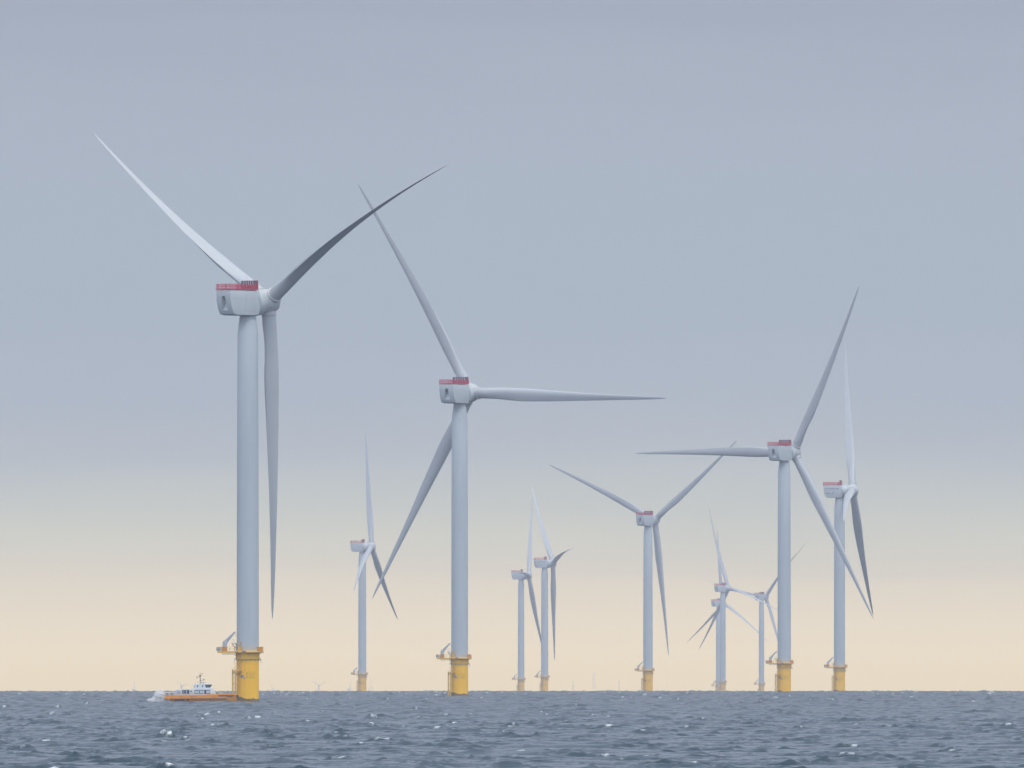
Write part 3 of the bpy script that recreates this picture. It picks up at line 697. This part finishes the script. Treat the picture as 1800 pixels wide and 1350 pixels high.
mb.prism([(8.5+.22*math.cos(t), 2.85+.3*math.sin(t)) for t in [i*math.pi/6 for i in range(12)]], -2.94, -2.905, 'y')
wf = link('window_band', mb.mesh('window_band', M['navy']), cb)
for x0, x1 in ((9.75, 10.35), (10.45, 11.05), (11.3, 11.9), (12.0, 12.6), (13.25, 13.75), (13.82, 14.3), (6.15, 6.35), (6.95, 7.2)):
    link('window_pane', MB().box(x0, x1, -2.955, -2.942, 2.27, 3.11).mesh('window_pane', M['pane']), cb)
mb = MB().box(3.75, 3.80, -2.93, -2.905, 1.8, 3.3).box(4.1, 5.2, -2.93, -2.905, 2.0, 3.1)
for x in (4.2, 4.6, 5.0): mb.box(x, x+.05, -2.95, -2.92, 1.9, 3.2)
link('door', mb.mesh('door', M['crane']), cb)
wh = MB().prism([(9.2, 3.95), (9.5, 5.05), (9.7, 5.2), (15.05, 5.05), (15.1, 4.9), (14.3, 3.9)], -2.1, 2.1, 'y').mesh('wheelhouse', M['white'], bevel=.06)
wo_ = link('wheelhouse', wh, bt)
for pg in ([(12.85, 4.98), (15.06, 4.92), (14.45, 4.02), (13.1, 4.02)], [(10.3, 4.15), (10.55, 4.9), (10.75, 4.9), (10.6, 4.15)], [(11.95, 4.1), (12.0, 4.85), (12.35, 4.85), (12.1, 4.1)]):
    link('window', MB().prism(pg, -2.14, -2.105, 'y').mesh('window', M['glass']), wo_)
mb = MB().box(8.9, 9.6, -1.9, -1.85, 4.6, 4.65)
for x in (8.6, 9.3): mb.bar((x, -2.4, 3.8), (x, -2.4, 4.6), .03)
mb.bar((8.6, -2.4, 4.6), (9.6, -2.4, 4.6), .03)
for x in (9.8, 10.8, 11.8, 12.6): mb.bar((x, -1.9, 5.1), (x, -1.9, 5.75), .03)
mb.bar((9.8, -1.9, 5.75), (12.6, -1.9, 5.75), .03)
link('roof_rail', mb.mesh('roof_rail', M['grey']), wo_)
mb = MB().bar((11.3, 0, 5.1), (11.3, 0, 8.0), .13, .1).bar((11.3, 0, 8.0), (11.3, 0, 8.9), .04).bar((10.3, 0, 7.6), (12.1, 0, 7.75), .05).bar((10.9, 0, 8.2), (11.8, 0, 8.2), .04)
mb.bar((11.3, 0, 6.3), (12.6, 0, 6.4), .06).bar((10.4, 0, 6.9), (11.3, 0, 7.7), .03).bar((11.3, 0, 7.3), (11.3, 0, 7.9), .2)
mb.bar((10.3, 0, 7.0), (10.3, 0, 7.3), .16).bar((11.9, 0, 8.2), (11.9, 0, 8.5), .12).bar((12.5, 0, 6.4), (12.5, 0, 6.75), .14).bar((11.2, 0, 5.5), (12.4, 0, 5.5), .05)
link('mast', mb.mesh('mast', M['dark']), bt)
mb = MB().bar((12.4, .2, 5.1), (12.4, .2, 5.6), .2).bar((11.9, .2, 5.75), (12.9, .2, 5.75), .11).bar((13.1, -1.2, 5.05), (13.1, -1.2, 8.9), .025).bar((13.8, 1.2, 5.05), (13.8, 1.2, 6.8), .02)
link('radar', mb.mesh('radar', M['white']), bt)
for x0, x1 in ((.35, 1.7), (1.75, 3.3)):      # white rescue arches over the stern
    mb = MB()
    for y in (-2.6, -1.2, 1.2, 2.6):
        pts = [(x0, 1.7), (x0, 2.25), (x0+.2, 2.6), (x1-.25, 2.62), (x1, 2.35), (x1+.1, 1.7)]
        for p, q in zip(pts, pts[1:]): mb.bar((p[0], y, p[1]), (q[0], y, q[1]), .13)
    mb.bar((x0+.35, -2.7, 2.62), (x0+.35, 2.7, 2.62), .2).bar((x1-.4, -2.7, 2.62), (x1-.4, 2.7, 2.62), .2)
    link('stern_arch', mb.mesh('stern_arch', M['white']), bt)
for x0, x1 in ((.7, 1.5), (1.9, 2.9)): link('deck_locker', MB().box(x0, x1, -2.4, 2.4, 1.7, 2.17).mesh('deck_locker', M['grey'], bevel=.04), bt)
mb = MB()
for i in range(7):
    x = 4.0+i*1.5; mb.bar((x, -3.5, 1.68), (x, -3.5, 2.1), .025)
mb.bar((4.0, -3.5, 2.1), (13.0, -3.5, 2.1), .03)
for i in range(8):
    x = 16.3+i*.8; mb.bar((x, -3.3, 2.0), (x, -3.3, 2.65), .025); mb.bar((x, 3.3, 2.0), (x, 3.3, 2.65), .025)
for y in (-3.3, 3.3): mb.bar((16.3, y, 2.65), (21.9, y, 2.5), .03)
link('deck_rail', mb.mesh('deck_rail', M['grey']), bt)
for bb_ in ((17.0, 18.4, -1.6, .2, 1.95, 2.5), (19.2, 19.6, -2.6, -2.1, 1.98, 2.45), (20.3, 20.8, -2.4, -1.9, 1.98, 2.55), (21.3, 21.8, -2.9, -2.3, 2.0, 2.5)):
    link('foredeck_box', MB().box(*bb_).mesh('foredeck_box', M['crane'], bevel=.05), bt)
link('bollard', MB().bar((18.9, 0, 1.9), (18.9, 0, 3.0), .08).mesh('bollard', M['crane']), bt)
# spray thrown up behind the stern: a cloud of droplets
vs = []; fs = []
rs = np.random.default_rng(5)
oct_ = [(1,0,0),(-1,0,0),(0,1,0),(0,-1,0),(0,0,1),(0,0,-1)]; of = [(0,2,4),(2,1,4),(1,3,4),(3,0,4),(2,0,5),(1,2,5),(3,1,5),(0,3,5)]
for i in range(11000):
    u_ = rs.beta(1.3, 1.5); X_ = .6-5.4*u_
    top = 2.0*math.exp(-((u_-.33)/.36)**2)+.45+.2*math.sin(u_*13+1)
    zz_ = top*rs.random()**1.35*(1+abs(rs.normal(0, .3)))-.4; yy = rs.normal(0, 1.5)
    r = .03+.035*rs.random(); o = len(vs)
    vs += [(X_+a*r*1.2+rs.normal(0, .3), yy+b_*r, zz_+c*r) for a, b_, c in oct_]; fs += [tuple(o+j for j in f) for f in of]
sm = mat('spray_water', (.80, .80, .82), .6)
spm = MB().add(vs, fs).mesh('spray', sm)
sp_o = link('spray', spm); sp_o.location = bt.location; sp_o['kind'] = 'stuff'; sp_o['label'] = 'white spray thrown up behind the stern of the orange boat'; sp_o['category'] = 'spray'

# ------------------------------------------------------------------ haze: one even box of air round everything
hb = MB().box(-BOX_R, BOX_R, -BOX_R, BOX_R, -(BOX_R**2)/(2*RE)-2, BOX_TOP)
hm = bpy.data.materials.new('haze'); hm.use_nodes = True; n = hm.node_tree.nodes; n.clear()
pv = n.new('ShaderNodeVolumePrincipled'); pv.inputs['Color'].default_value = (.69, .70, .77, 1); pv.inputs['Density'].default_value = HAZE_D; pv.inputs['Anisotropy'].default_value = 0
mo = n.new('ShaderNodeOutputMaterial'); hm.node_tree.links.new(pv.outputs[0], mo.inputs['Volume'])
hz_me = bpy.data.meshes.new('haze'); hz_me.from_pydata(hb.v, [], hb.f); hz_me.materials.append(hm)
hz = link('haze', hz_me); hz['kind'] = 'stuff'; hz['label'] = 'thin pale blue haze over the sea'
